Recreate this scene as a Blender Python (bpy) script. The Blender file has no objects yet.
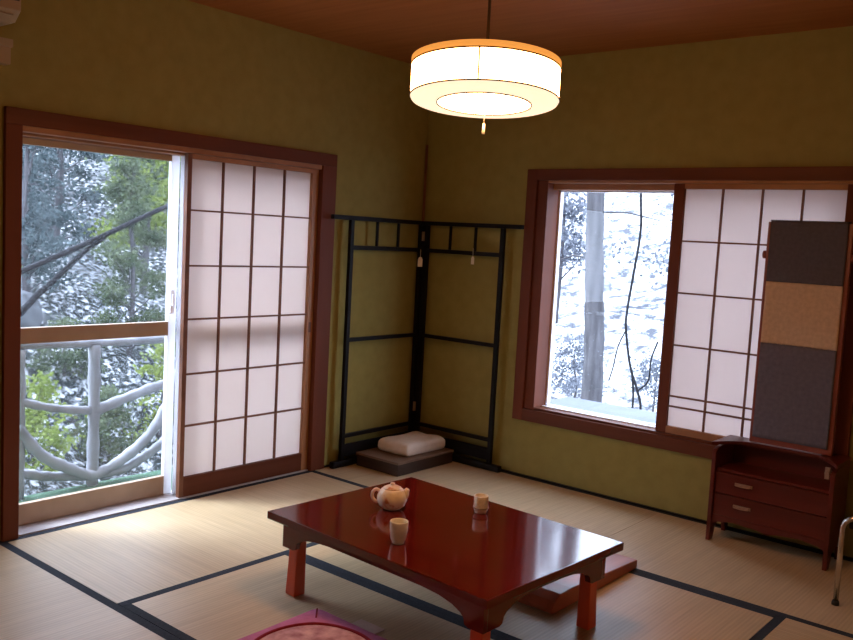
import bpy, bmesh, math, random
from math import sin, cos, pi, radians
from mathutils import Vector, Matrix

sc = bpy.context.scene
COL = sc.collection
sc.view_settings.view_transform = 'Standard'
sc.view_settings.look = 'None'
sc.view_settings.exposure = 0.18
sc.view_settings.gamma = 1.0
sc.view_settings.use_curve_mapping = False

# ------------------------------------------------------------------ materials
def nt(m):
    m.use_nodes = True
    t = m.node_tree
    return t, t.nodes, t.links

def setin(node, name, val):
    if name in node.inputs:
        node.inputs[name].default_value = val

def rgba(c): return (c[0], c[1], c[2], 1.0)

def mat(name, col, rough=0.6, var=0.12, scale=8.0, stretch=(1, 1, 1), bump=0.0, bscale=None,
        spec=0.4, coat=0.0, metal=0.0, col2=None, detail=4.0):
    """plain procedural surface: noise between two tones of one colour, optional bump"""
    m = bpy.data.materials.new(name)
    t, N, L = nt(m)
    b = N['Principled BSDF']
    tc = N.new('ShaderNodeTexCoord')
    mp = N.new('ShaderNodeMapping'); mp.inputs['Scale'].default_value = stretch
    L.new(tc.outputs['Object'], mp.inputs['Vector'])
    nz = N.new('ShaderNodeTexNoise'); nz.inputs['Scale'].default_value = scale
    nz.inputs['Detail'].default_value = detail
    L.new(mp.outputs[0], nz.inputs['Vector'])
    rp = N.new('ShaderNodeValToRGB')
    a = [max(0, c * (1 - var)) for c in col]
    z = [min(1, c * (1 + var)) for c in (col2 or col)]
    rp.color_ramp.elements[0].position = 0.3; rp.color_ramp.elements[0].color = rgba(a)
    rp.color_ramp.elements[1].position = 0.7; rp.color_ramp.elements[1].color = rgba(z)
    L.new(nz.outputs['Fac'], rp.inputs['Fac'])
    L.new(rp.outputs['Color'], b.inputs['Base Color'])
    setin(b, 'Roughness', rough); setin(b, 'Metallic', metal)
    setin(b, 'Specular IOR Level', spec); setin(b, 'Coat Weight', coat); setin(b, 'Coat Roughness', 0.08)
    if bump:
        n2 = N.new('ShaderNodeTexNoise'); n2.inputs['Scale'].default_value = bscale or scale * 6
        n2.inputs['Detail'].default_value = 3
        L.new(mp.outputs[0], n2.inputs['Vector'])
        bp = N.new('ShaderNodeBump'); bp.inputs['Strength'].default_value = bump
        bp.inputs['Distance'].default_value = 0.004
        L.new(n2.outputs['Fac'], bp.inputs['Height'])
        L.new(bp.outputs['Normal'], b.inputs['Normal'])
    return m

def tatami_mat(name, axis):
    m = bpy.data.materials.new(name)
    t, N, L = nt(m); b = N['Principled BSDF']
    tc = N.new('ShaderNodeTexCoord')
    nz = N.new('ShaderNodeTexNoise'); nz.inputs['Scale'].default_value = 2.2; nz.inputs['Detail'].default_value = 6
    L.new(tc.outputs['Object'], nz.inputs['Vector'])
    rp = N.new('ShaderNodeValToRGB')
    rp.color_ramp.elements[0].position = 0.32; rp.color_ramp.elements[0].color = rgba((0.50, 0.365, 0.215))
    rp.color_ramp.elements[1].position = 0.72; rp.color_ramp.elements[1].color = rgba((0.59, 0.44, 0.27))
    L.new(nz.outputs['Fac'], rp.inputs['Fac'])
    wv = N.new('ShaderNodeTexWave'); wv.wave_type = 'BANDS'; wv.bands_direction = 'X' if axis == 'x' else 'Y'
    wv.inputs['Scale'].default_value = 20.0; wv.inputs['Distortion'].default_value = 0.6
    wv.inputs['Detail'].default_value = 1.0; wv.inputs['Detail Scale'].default_value = 0.7
    L.new(tc.outputs['Object'], wv.inputs['Vector'])
    st = N.new('ShaderNodeTexNoise'); st.inputs['Scale'].default_value = 26; st.inputs['Detail'].default_value = 3
    mp = N.new('ShaderNodeMapping')
    mp.inputs['Scale'].default_value = (0.12, 3, 1) if axis == 'y' else (3, 0.12, 1)
    L.new(tc.outputs['Object'], mp.inputs['Vector']); L.new(mp.outputs[0], st.inputs['Vector'])
    mx = N.new('ShaderNodeMixRGB'); mx.blend_type = 'MULTIPLY'; mx.inputs['Fac'].default_value = 0.10
    L.new(rp.outputs['Color'], mx.inputs['Color1']); L.new(wv.outputs['Color'], mx.inputs['Color2'])
    mx2 = N.new('ShaderNodeMixRGB'); mx2.blend_type = 'OVERLAY'; mx2.inputs['Fac'].default_value = 0.22
    L.new(mx.outputs['Color'], mx2.inputs['Color1']); L.new(st.outputs['Fac'], mx2.inputs['Color2'])
    L.new(mx2.outputs['Color'], b.inputs['Base Color'])
    setin(b, 'Roughness', 0.42); setin(b, 'Specular IOR Level', 0.35)
    bp = N.new('ShaderNodeBump'); bp.inputs['Strength'].default_value = 0.12; bp.inputs['Distance'].default_value = 0.002
    L.new(wv.outputs['Fac'], bp.inputs['Height']); L.new(bp.outputs['Normal'], b.inputs['Normal'])
    return m

def paper_mat(name, col, trans, tcol=(0.74, 0.66, 0.62)):
    m = bpy.data.materials.new(name)
    t, N, L = nt(m); N.remove(N['Principled BSDF']); out = N['Material Output']
    tc = N.new('ShaderNodeTexCoord')
    nz = N.new('ShaderNodeTexNoise'); nz.inputs['Scale'].default_value = 30; nz.inputs['Detail'].default_value = 5
    L.new(tc.outputs['Object'], nz.inputs['Vector'])
    rp = N.new('ShaderNodeValToRGB')
    rp.color_ramp.elements[0].color = rgba([c * 0.96 for c in col]); rp.color_ramp.elements[1].color = rgba(col)
    L.new(nz.outputs['Fac'], rp.inputs['Fac'])
    d = N.new('ShaderNodeBsdfDiffuse'); tr = N.new('ShaderNodeBsdfTranslucent'); mx = N.new('ShaderNodeMixShader')
    mx.inputs[0].default_value = trans
    L.new(rp.outputs['Color'], d.inputs['Color']); tr.inputs['Color'].default_value = rgba(tcol)
    L.new(d.outputs[0], mx.inputs[1]); L.new(tr.outputs[0], mx.inputs[2]); L.new(mx.outputs[0], out.inputs['Surface'])
    return m

def glass_mat(name, haze):
    m = bpy.data.materials.new(name)
    t, N, L = nt(m); N.remove(N['Principled BSDF']); out = N['Material Output']
    tr = N.new('ShaderNodeBsdfTransparent'); tr.inputs['Color'].default_value = (0.94, 0.96, 0.97, 1)
    gl = N.new('ShaderNodeBsdfGlossy'); gl.inputs['Roughness'].default_value = 0.02
    lw = N.new('ShaderNodeLayerWeight'); pw = N.new('ShaderNodeMath'); pw.operation = 'POWER'; pw.inputs[1].default_value = 5.0
    fr = N.new('ShaderNodeMath'); fr.operation = 'MULTIPLY_ADD'; fr.inputs[1].default_value = 0.6; fr.inputs[2].default_value = 0.02
    mx = N.new('ShaderNodeMixShader')
    L.new(lw.outputs['Facing'], pw.inputs[0]); L.new(pw.outputs[0], fr.inputs[0])
    L.new(fr.outputs[0], mx.inputs[0]); L.new(tr.outputs[0], mx.inputs[1]); L.new(gl.outputs[0], mx.inputs[2])
    hz = N.new('ShaderNodeBsdfTranslucent'); hz.inputs['Color'].default_value = (0.9, 0.92, 0.95, 1)
    md = N.new('ShaderNodeMixShader'); md.inputs[0].default_value = haze  # share of white scatter that imitates haze
    L.new(mx.outputs[0], md.inputs[1]); L.new(hz.outputs[0], md.inputs[2])
    L.new(md.outputs[0], out.inputs['Surface'])
    return m

def leaf_mat(name, c1, c2):
    m = bpy.data.materials.new(name)
    t, N, L = nt(m); N.remove(N['Principled BSDF']); out = N['Material Output']
    tc = N.new('ShaderNodeTexCoord')
    nz = N.new('ShaderNodeTexNoise'); nz.inputs['Scale'].default_value = 5; nz.inputs['Detail'].default_value = 6
    L.new(tc.outputs['Object'], nz.inputs['Vector'])
    rp = N.new('ShaderNodeValToRGB')
    rp.color_ramp.elements[0].position = 0.35; rp.color_ramp.elements[0].color = rgba(c1)
    rp.color_ramp.elements[1].position = 0.65; rp.color_ramp.elements[1].color = rgba(c2)
    L.new(nz.outputs['Fac'], rp.inputs['Fac'])
    d = N.new('ShaderNodeBsdfDiffuse'); tr = N.new('ShaderNodeBsdfTranslucent'); mx = N.new('ShaderNodeMixShader')
    mx.inputs[0].default_value = 0.4
    L.new(rp.outputs['Color'], d.inputs['Color']); L.new(rp.outputs['Color'], tr.inputs['Color'])
    L.new(d.outputs[0], mx.inputs[1]); L.new(tr.outputs[0], mx.inputs[2]); L.new(mx.outputs[0], out.inputs['Surface'])
    return m

def glow_mat(name, col, strength):
    m = bpy.data.materials.new(name)
    t, N, L = nt(m); b = N['Principled BSDF']
    tc = N.new('ShaderNodeTexCoord'); nz = N.new('ShaderNodeTexNoise'); nz.inputs['Scale'].default_value = 25
    L.new(tc.outputs['Object'], nz.inputs['Vector'])
    rp = N.new('ShaderNodeValToRGB')
    rp.color_ramp.elements[0].color = rgba([c * 0.95 for c in col]); rp.color_ramp.elements[1].color = rgba(col)
    L.new(nz.outputs['Fac'], rp.inputs['Fac'])
    L.new(rp.outputs['Color'], b.inputs['Emission Color']); b.inputs['Emission Strength'].default_value = strength
    b.inputs['Base Color'].default_value = rgba([0.8 * c for c in col]); setin(b, 'Roughness', 0.8)
    return m

def teapot_mat(name):
    m = mat(name, (0.84, 0.67, 0.49), 0.35, 0.10, 40, bump=0.3, bscale=60, spec=0.5)
    t, N, L = nt(m); b = N['Principled BSDF']
    prev = b.inputs['Base Color'].links[0].from_socket
    tc = N.new('ShaderNodeTexCoord')
    nz = N.new('ShaderNodeTexNoise'); nz.inputs['Scale'].default_value = 22; nz.inputs['Detail'].default_value = 2
    L.new(tc.outputs['Object'], nz.inputs['Vector'])
    rp = N.new('ShaderNodeValToRGB')
    rp.color_ramp.elements[0].position = 0.60; rp.color_ramp.elements[0].color = (0, 0, 0, 1)
    rp.color_ramp.elements[1].position = 0.68; rp.color_ramp.elements[1].color = (1, 1, 1, 1)
    L.new(nz.outputs['Fac'], rp.inputs['Fac'])
    mx = N.new('ShaderNodeMixRGB'); mx.inputs['Color2'].default_value = (0.62, 0.20, 0.07, 1)
    L.new(rp.outputs['Color'], mx.inputs['Fac']); L.new(prev, mx.inputs['Color1'])
    L.new(mx.outputs['Color'], b.inputs['Base Color'])
    return m

def ceiling_mat():
    m = bpy.data.materials.new('brown_ceiling_board')
    t, N, L = nt(m); b = N['Principled BSDF']
    tc = N.new('ShaderNodeTexCoord'); mp = N.new('ShaderNodeMapping'); mp.inputs['Scale'].default_value = (0.5, 9, 1)
    L.new(tc.outputs['Object'], mp.inputs['Vector'])
    nz = N.new('ShaderNodeTexNoise'); nz.inputs['Scale'].default_value = 3; nz.inputs['Detail'].default_value = 6
    L.new(mp.outputs[0], nz.inputs['Vector'])
    rp = N.new('ShaderNodeValToRGB')
    rp.color_ramp.elements[0].position = .3; rp.color_ramp.elements[0].color = rgba((0.29, 0.100, 0.026))
    rp.color_ramp.elements[1].position = .7; rp.color_ramp.elements[1].color = rgba((0.36, 0.130, 0.036))
    L.new(nz.outputs['Fac'], rp.inputs['Fac']); L.new(rp.outputs['Color'], b.inputs['Base Color'])
    setin(b, 'Roughness', 0.6); setin(b, 'Specular IOR Level', 0.2)
    return m

def ground_mat(name, c1, c2, p1, p2, scale):
    m = bpy.data.materials.new(name)
    t, N, L = nt(m); b = N['Principled BSDF']
    tc = N.new('ShaderNodeTexCoord')
    nz = N.new('ShaderNodeTexNoise'); nz.inputs['Scale'].default_value = scale; nz.inputs['Detail'].default_value = 10
    nz.inputs['Roughness'].default_value = 0.72
    L.new(tc.outputs['Object'], nz.inputs['Vector'])
    rp = N.new('ShaderNodeValToRGB')
    rp.color_ramp.elements[0].position = p1; rp.color_ramp.elements[0].color = rgba(c1)
    rp.color_ramp.elements[1].position = p2; rp.color_ramp.elements[1].color = rgba(c2)
    L.new(nz.outputs['Fac'], rp.inputs['Fac']); L.new(rp.outputs['Color'], b.inputs['Base Color'])
    setin(b, 'Roughness', 0.9); setin(b, 'Specular IOR Level', 0.1)
    return m

M = {}
M['plaster'] = mat('olive_sand_plaster', (0.29, 0.245, 0.080), 0.95, 0.07, 14, bump=0.25, bscale=260, spec=0.05)
M['ceiling'] = ceiling_mat()
M['tat_x'] = tatami_mat('woven_rush_across', 'x')
M['tat_y'] = tatami_mat('woven_rush_along', 'y')
M['heri'] = mat('dark_cloth_edging', (0.022, 0.026, 0.036), 0.85, 0.25, 90, spec=0.2)
M['bounce_wall'] = mat('pale_bounce_wall', (0.84, 0.77, 0.64), 0.9, 0.04, 6, spec=0.1)  # invented pale tone for the unseen walls, bounces light into the room
M['frame'] = mat('red_brown_timber', (0.135, 0.034, 0.014), 0.55, 0.22, 5, (1, 1, 0.12), 0.08, 60, spec=0.2)
M['frame_h'] = mat('red_brown_timber_level', (0.125, 0.034, 0.014), 0.5, 0.22, 5, (0.12, 0.12, 3), 0.08, 60, spec=0.2)
M['wood_lt'] = mat('orange_brown_timber', (0.34, 0.150, 0.060), 0.45, 0.18, 5, (1, 1, 0.12), 0.06, 60)
M['kumiko'] = mat('brown_lattice_wood', (0.17, 0.065, 0.032), 0.5, 0.2, 12)
M['paper'] = paper_mat('white_shoji_paper', (0.86, 0.82, 0.84), 0.5)
M['glass'] = glass_mat('clear_pane', 0.0)
M['glass_haze'] = glass_mat('hazy_pane', 0.007)  # white veil mixed into the door panes to imitate hazy light
M['alu_w'] = mat('white_window_metal', (0.86, 0.86, 0.90), 0.4, 0.04, 10, spec=0.5)
M['stile_glow'] = paper_mat('white_translucent_stile', (0.88, 0.88, 0.92), 0.45, (0.86, 0.87, 0.90))  # translucency added so the door stiles look brightly lit
M['alu_b'] = mat('bronze_window_metal', (0.40, 0.28, 0.19), 0.35, 0.08, 10, spec=0.5)
M['ledge'] = mat('pale_blue_grey_ledge', (0.15, 0.17, 0.215), 0.6, 0.1, 6)
M['sill'] = mat('grey_weathered_sill', (0.42, 0.38, 0.38), 0.5, 0.15, 8, (6, 0.4, 1))
M['black'] = mat('black_lacquered_wood', (0.006, 0.005, 0.006), 0.5, 0.3, 10, spec=0.15)
M['lacquer'] = mat('dark_red_lacquer', (0.115, 0.0065, 0.004), 0.10, 0.2, 3, (1, 0.2, 1), spec=0.75, coat=0.0)
M['lac_leg'] = mat('bright_red_brown_lacquer', (0.66, 0.090, 0.036), 0.3, 0.2, 6, (1, 1, .2), spec=0.5, coat=0.2)
M['chest'] = mat('dark_red_chest_wood', (0.100, 0.014, 0.010), 0.3, 0.25, 5, (0.2, 1, 3), spec=0.4, coat=0.0)
M['chest_rim'] = mat('red_brown_mirror_wood', (0.22, 0.055, 0.035), 0.35, 0.2, 8, spec=0.5)
M['fab_dark'] = mat('charcoal_plum_cloth', (0.10, 0.092, 0.115), 0.9, 0.1, 60, bump=0.3, bscale=300, spec=0.1)
M['fab_grey'] = mat('slate_grey_cloth', (0.135, 0.128, 0.165), 0.9, 0.12, 50, bump=0.3, bscale=300, spec=0.1)
M['fab_tan'] = mat('tan_cloth', (0.56, 0.41, 0.29), 0.9, 0.1, 50, bump=0.3, bscale=300, spec=0.1)
M['brass'] = mat('worn_pale_metal', (0.55, 0.42, 0.32), 0.35, 0.15, 30, metal=0.8)
M['zaisu'] = mat('bent_red_brown_plywood', (0.42, 0.10, 0.05), 0.35, 0.2, 6, (3, 0.3, 1), spec=0.5)
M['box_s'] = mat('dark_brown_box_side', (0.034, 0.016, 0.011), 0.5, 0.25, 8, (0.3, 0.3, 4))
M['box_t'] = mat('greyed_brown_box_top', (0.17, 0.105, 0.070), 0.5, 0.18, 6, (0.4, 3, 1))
M['blanket'] = mat('cream_white_blanket', (0.66, 0.55, 0.46), 0.95, 0.06, 20, bump=0.4, bscale=80, spec=0.05)
M['teapot'] = teapot_mat('cream_glazed_teapot')
M['cup'] = mat('pale_celadon_cup', (0.84, 0.76, 0.58), 0.4, 0.08, 40, bump=0.2, bscale=80)
M['cup2'] = mat('speckled_cream_cup', (0.82, 0.71, 0.56), 0.45, 0.16, 70, bump=0.3, bscale=90)
M['cup_in'] = mat('brown_band_glaze', (0.33, 0.25, 0.16), 0.45, 0.2, 70)
M['cush'] = mat('pink_purple_cloth', (0.50, 0.15, 0.27), 0.9, 0.12, 30, bump=0.3, bscale=300, spec=0.1)
M['cush_ring'] = mat('crimson_cloth', (0.27, 0.025, 0.04), 0.9, 0.1, 40, spec=0.1)
M['cush_pat'] = mat('pink_patterned_cloth', (0.52, 0.19, 0.22), 0.9, 0.25, 22, col2=(0.62, 0.36, 0.36), spec=0.1)
M['label'] = mat('pale_tag_cloth', (0.62, 0.46, 0.40), 0.8, 0.05, 30)
M['pcard'] = mat('pale_paper_tag', (0.78, 0.70, 0.58), 0.8, 0.06, 30)
M['plastic'] = mat('cream_plastic', (0.36, 0.28, 0.175), 0.5, 0.05, 10)
M['plastic_d'] = mat('dark_plastic', (0.05, 0.04, 0.035), 0.5, 0.1, 10)
M['chrome'] = mat('polished_metal_tube', (0.62, 0.58, 0.52), 0.18, 0.05, 10, metal=1.0)
M['seat'] = mat('black_vinyl', (0.016, 0.014, 0.016), 0.4, 0.2, 20)
M['rubber'] = mat('black_rubber', (0.012, 0.012, 0.012), 0.7, 0.2, 20)
M['shade'] = glow_mat('lit_shade_paper', (1.0, 0.46, 0.15), 22.0)
M['shade_b'] = glow_mat('lit_shade_underside', (1.0, 0.74, 0.50), 1.15)
M['shade_c'] = glow_mat('lit_shade_centre', (1.0, 0.50, 0.18), 36.0)
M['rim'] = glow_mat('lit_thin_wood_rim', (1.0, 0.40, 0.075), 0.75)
M['ring'] = mat('thin_brown_strip', (0.12, 0.060, 0.030), 0.5, 0.2, 30)
M['cord'] = mat('brown_cord', (0.05, 0.028, 0.016), 0.7, 0.2, 40)
M['pole'] = mat('red_brown_pole', (0.20, 0.085, 0.040), 0.5, 0.2, 10, (3, 3, 0.3))
M['bark_w'] = mat('weathered_pale_log', (0.25, 0.255, 0.285), 0.9, 0.28, 9, (1, 1, .5), bump=0.6, bscale=40, spec=0.1)
M['bark_g'] = mat('grey_bark', (0.075, 0.072, 0.078), 0.95, 0.35, 6, (3, 3, .4), bump=0.9, bscale=30, spec=0.05)
M['bark_d'] = mat('dark_wet_bark', (0.018, 0.018, 0.022), 0.9, 0.3, 8, bump=0.6, bscale=40, spec=0.1)
M['rock'] = mat('pale_stone', (0.10, 0.105, 0.115), 0.9, 0.5, 9, bump=0.5, bscale=20, spec=0.1)
M['deck'] = mat('green_deck_matting', (0.07, 0.13, 0.09), 0.95, 0.12, 30, bump=0.3, bscale=200, spec=0.05)
M['hill'] = ground_mat('forest_slope_with_snow_patches', (0.014, 0.018, 0.018), (0.38, 0.39, 0.42), 0.50, 0.60, 15.0)
M['bank'] = ground_mat('snowy_bank', (0.07, 0.074, 0.088), (0.40, 0.41, 0.44), 0.42, 0.54, 4.5)
M['lf_dark'] = leaf_mat('blue_green_needles', (0.030, 0.046, 0.050), (0.120, 0.150, 0.158))
M['lf_lime'] = leaf_mat('yellow_green_leaves', (0.095, 0.130, 0.030), (0.24, 0.29, 0.085))
M['lf_pale'] = leaf_mat('pale_grey_leaves', (0.085, 0.095, 0.115), (0.20, 0.21, 0.24))
M['lf_mid'] = leaf_mat('grey_green_leaves', (0.042, 0.060, 0.036), (0.13, 0.155, 0.095))

# ------------------------------------------------------------------ mesh helpers
def finish(name, bm, m, parent=None, smooth=False, bevel=0.0, seg=2, loc=None):
    """link one bmesh as ONE object; verts are world coordinates, origin moved to the base"""
    bm.normal_update()
    if bevel:
        es = [e for e in bm.edges if len(e.link_faces) == 2 and e.calc_face_angle(0) > 0.6]
        bmesh.ops.bevel(bm, geom=es, offset=bevel, segments=seg, profile=0.7, affect='EDGES', clamp_overlap=True)
    me = bpy.data.meshes.new(name)
    bmesh.ops.recalc_face_normals(bm, faces=bm.faces[:])
    if parent is not None:
        off = parent.matrix_world_loc if hasattr(parent, 'matrix_world_loc') else Vector(parent['_w']) if '_w' in parent else Vector((0, 0, 0))
    xs = [v.co for v in bm.verts]
    lo = Vector((min(v.x for v in xs), min(v.y for v in xs), min(v.z for v in xs)))
    hi = Vector((max(v.x for v in xs), max(v.y for v in xs), max(v.z for v in xs)))
    o0 = Vector(((lo.x + hi.x) / 2, (lo.y + hi.y) / 2, lo.z)) if loc is None else Vector(loc)
    for v in bm.verts: v.co -= o0
    bm.to_mesh(me); bm.free()
    if smooth:
        for p in me.polygons: p.use_smooth = True
    for mm in (m if isinstance(m, (list, tuple)) else [m]): me.materials.append(mm)
    o = bpy.data.objects.new(name, me); COL.objects.link(o)
    WORLD[o.name] = o0
    if parent is not None:
        o.parent = parent; o.location = o0 - WORLD[parent.name]
    else:
        o.location = o0
    return o
WORLD = {}

def thing(name, label, cat, loc, group=None):
    o = bpy.data.objects.new(name, None); COL.objects.link(o)
    o.location = loc; o.empty_display_size = 0.1
    WORLD[o.name] = Vector(loc)
    o['label'] = label; o['category'] = cat
    if group: o['group'] = group
    return o

def tag(o, label, cat, group=None):
    o['label'] = label; o['category'] = cat
    if group: o['group'] = group
    return o

def struct(o):
    o['kind'] = 'structure'; return o

def bx(bm, x0, x1, y0, y1, z0, z1, mi=0):
    co = [(x, y, z) for x in (x0, x1) for y in (y0, y1) for z in (z0, z1)]
    v = [bm.verts.new(c) for c in co]
    for f in ((0, 1, 3, 2), (4, 6, 7, 5), (0, 4, 5, 1), (2, 3, 7, 6), (0, 2, 6, 4), (1, 5, 7, 3)):
        fc = bm.faces.new([v[i] for i in f]); fc.material_index = mi
    return v

def box(name, b, m, parent=None, bevel=0.0, smooth=False):
    bm = bmesh.new(); bx(bm, *b)
    return finish(name, bm, m, parent, smooth, bevel)

def boxes(name, bs, m, parent=None, bevel=0.0):
    bm = bmesh.new()
    for b in bs: bx(bm, *b)
    return finish(name, bm, m, parent, False, bevel)

def prism(bm, pts, axis, a0, a1, mi=0):
    """extrude a 2-D outline along an axis; pts are the other two coords in x,y,z order"""
    def P(p, a):
        return {'x': (a, p[0], p[1]), 'y': (p[0], a, p[1]), 'z': (p[0], p[1], a)}[axis]
    A = [bm.verts.new(P(p, a0)) for p in pts]; B = [bm.verts.new(P(p, a1)) for p in pts]
    n = len(pts)
    f = [bm.faces.new(A), bm.faces.new(B[::-1])]
    for i in range(n):
        f.append(bm.faces.new((A[i], B[i], B[(i + 1) % n], A[(i + 1) % n])))
    for q in f: q.material_index = mi

def tube(bm, pts, rad, n=10, cap=True):
    pts = [Vector(p) for p in pts]
    rr = rad if isinstance(rad, (list, tuple)) else [rad] * len(pts)
    rings = []; up = None
    for i, p in enumerate(pts):
        d = (pts[min(i + 1, len(pts) - 1)] - pts[max(i - 1, 0)]).normalized()
        if up is None:
            up = Vector((0, 0, 1)) if abs(d.z) < 0.9 else Vector((1, 0, 0))
        s = d.cross(up).normalized(); up = s.cross(d).normalized()
        rings.append([bm.verts.new(p + (s * cos(2 * pi * k / n) + up * sin(2 * pi * k / n)) * rr[i]) for k in range(n)])
    for a, b in zip(rings, rings[1:]):
        for k in range(n):
            bm.faces.new((a[k], a[(k + 1) % n], b[(k + 1) % n], b[k]))
    if cap:
        bm.faces.new(rings[0][::-1]); bm.faces.new(rings[-1])

def lathe(bm, prof, c, n=40, mi=0, close=False):
    """prof: list of (r, z) about a vertical axis through c"""
    rings = []
    for r, z in prof:
        if r < 1e-5:
            rings.append([bm.verts.new((c[0], c[1], c[2] + z))])
        else:
            rings.append([bm.verts.new((c[0] + r * cos(2 * pi * k / n), c[1] + r * sin(2 * pi * k / n), c[2] + z)) for k in range(n)])
    pairs = list(zip(rings, rings[1:]))
    if close: pairs.append((rings[-1], rings[0]))
    for a, b in pairs:
        for k in range(n):
            k2 = (k + 1) % n
            q = [a[k % len(a)], a[k2 % len(a)], b[k2 % len(b)], b[k % len(b)]]
            u = []
            for v in q:
                if v not in u: u.append(v)
            if len(u) >= 3:
                f = bm.faces.new(u); f.material_index = mi

def spline(pts, n=8):
    P = [Vector(p) for p in pts]; P = [2 * P[0] - P[1]] + P + [2 * P[-1] - P[-2]]
    out = []
    for i in range(1, len(P) - 2):
        a, b, c, d = P[i - 1:i + 3]
        for k in range(n):
            t = k / n
            out.append(0.5 * ((2 * b) + (c - a) * t + (2 * a - 5 * b + 4 * c - d) * t * t + (3 * b - a - 3 * c + d) * t ** 3))
    out.append(P[-2]); return out

# ------------------------------------------------------------------ room shell
H = 2.507
XM, YM = 4.25, -5.0          # unseen walls, drawn in close to bounce light
struct(box('floor', (0, XM, YM, 0, -0.16, -0.055), M['sill']))
struct(box('ceiling', (-0.18, XM + 0.15, YM - 0.15, 0.18, H, H + 0.12), M['ceiling']))
# left wall, opening y -2.68..-0.937, z 0..1.80
DY0, DY1, DZ = -2.68, -0.937, 1.80
struct(boxes('wall_left', [(-0.16, 0, YM, DY0 - 0.03, -0.16, H), (-0.16, 0, DY1 + 0.03, 0.18, -0.16, H),
                           (-0.16, 0, DY0 - 0.03, DY1 + 0.03, DZ + 0.03, H)], M['plaster']))
WX0, WX1, WZ0, WZ1 = 0.887, 2.64, 0.418, 1.79
struct(boxes('wall_right', [(0, WX0 - 0.03, 0, 0.18, -0.16, H), (WX1 + 0.03, XM + .15, 0, 0.18, -0.16, H),
                            (WX0 - 0.03, WX1 + 0.03, 0, 0.18, WZ1 + 0.03, H), (WX0 - 0.03, WX1 + 0.03, 0, 0.18, -0.16, WZ0 - 0.03)], M['plaster']))
struct(box('wall_front', (-0.16, XM + .15, YM - 0.15, YM, -0.16, H), M['bounce_wall']))
struct(box('wall_side', (XM, XM + 0.15, YM, 0, -0.16, H), M['bounce_wall']))
struct(box('baseboard_right', (0.002, XM, -0.014, 0.0, 0.0, 0.010), M['black']))
struct(box('baseboard_left', (0.0, 0.014, -0.825, -0.016, 0.0, 0.010), M['black']))

# ---- tatami mats: each a thing with its two cloth borders
def tatami(x0, x1, y0, y1, run, label):
    t = thing('tatami_mat', label, 'tatami mat', ((x0 + x1) / 2, (y0 + y1) / 2, -0.055), 'tatami mats')
    g = 0.0012; h = 0.036
    x0 += g; x1 -= g; y0 += g; y1 -= g
    if run == 'y':
        box('woven_surface', (x0 + h, x1 - h, y0, y1, -0.055, 0), M['tat_y'], t)
        box('cloth_border', (x0, x0 + h, y0, y1, -0.055, 0.0004), M['heri'], t)
        box('cloth_border', (x1 - h, x1, y0, y1, -0.055, 0.0004), M['heri'], t)
    else:
        box('woven_surface', (x0, x1, y0 + h, y1 - h, -0.055, 0), M['tat_x'], t)
        box('cloth_border', (x0, x1, y0, y0 + h, -0.055, 0.0004), M['heri'], t)
        box('cloth_border', (x0, x1, y1 - h, y1, -0.055, 0.0004), M['heri'], t)
Y1, Y2, Y3 = -0.94, -1.91, -2.735
tatami(0, 0.95, Y3, Y1, 'y', 'sunlit tatami mat in front of the sliding glass door and paper screen')
tatami(0.95, 2.74, Y2, Y1, 'x', 'tatami mat under the back half of the low red table')
tatami(0.95, 2.74, Y3, Y2, 'x', 'tatami mat under the front legs of the low table and the pink cushion')
tatami(0, 1.82, Y1, -0.0, 'x', 'tatami mat under the kimono rack and low box in the corner')
tatami(1.82, 3.64, Y1, -0.0, 'x', 'tatami mat along the wall under the window and the mirror stand')
tatami(2.74, 3.65, Y3, Y1, 'y', 'tatami mat in the bottom right corner, nearest the metal stool')
tatami(0, 1.82, -3.66, Y3, 'x', 'tatami mat cut off by the bottom left corner, left of the thick dark border')
tatami(1.82, 3.64, -3.66, Y3, 'x', 'tatami mat at the bottom edge below the pink cushion')

# ------------------------------------------------------------------ left opening (door_1)
d1 = bpy.data.objects.new('door_1', None); COL.objects.link(d1); struct(d1)
d1.location = (0, -1.8, 0); WORLD[d1.name] = Vector((0, -1.8, 0))
box('left_jamb', (-0.155, 0.022, -2.75, DY0, 0.0, DZ), M['frame'], d1, 0.003)
box('right_jamb', (-0.155, 0.022, DY1, -0.827, 0.0, DZ), M['frame'], d1, 0.003)
box('lintel', (-0.155, 0.022, -2.75, -0.827, DZ, 1.87), M['frame_h'], d1, 0.003)
boxes('head_track', [(-0.045, 0.012, DY0, DY1, 1.776, DZ), (-0.155, -0.047, DY0, DY1, 1.765, DZ)], M['wood_lt'], d1, 0.002)
boxes('threshold', [(-0.155, -0.002, DY0, DY1, -0.05, 0.006)], M['sill'], d1, 0.002)

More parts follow.
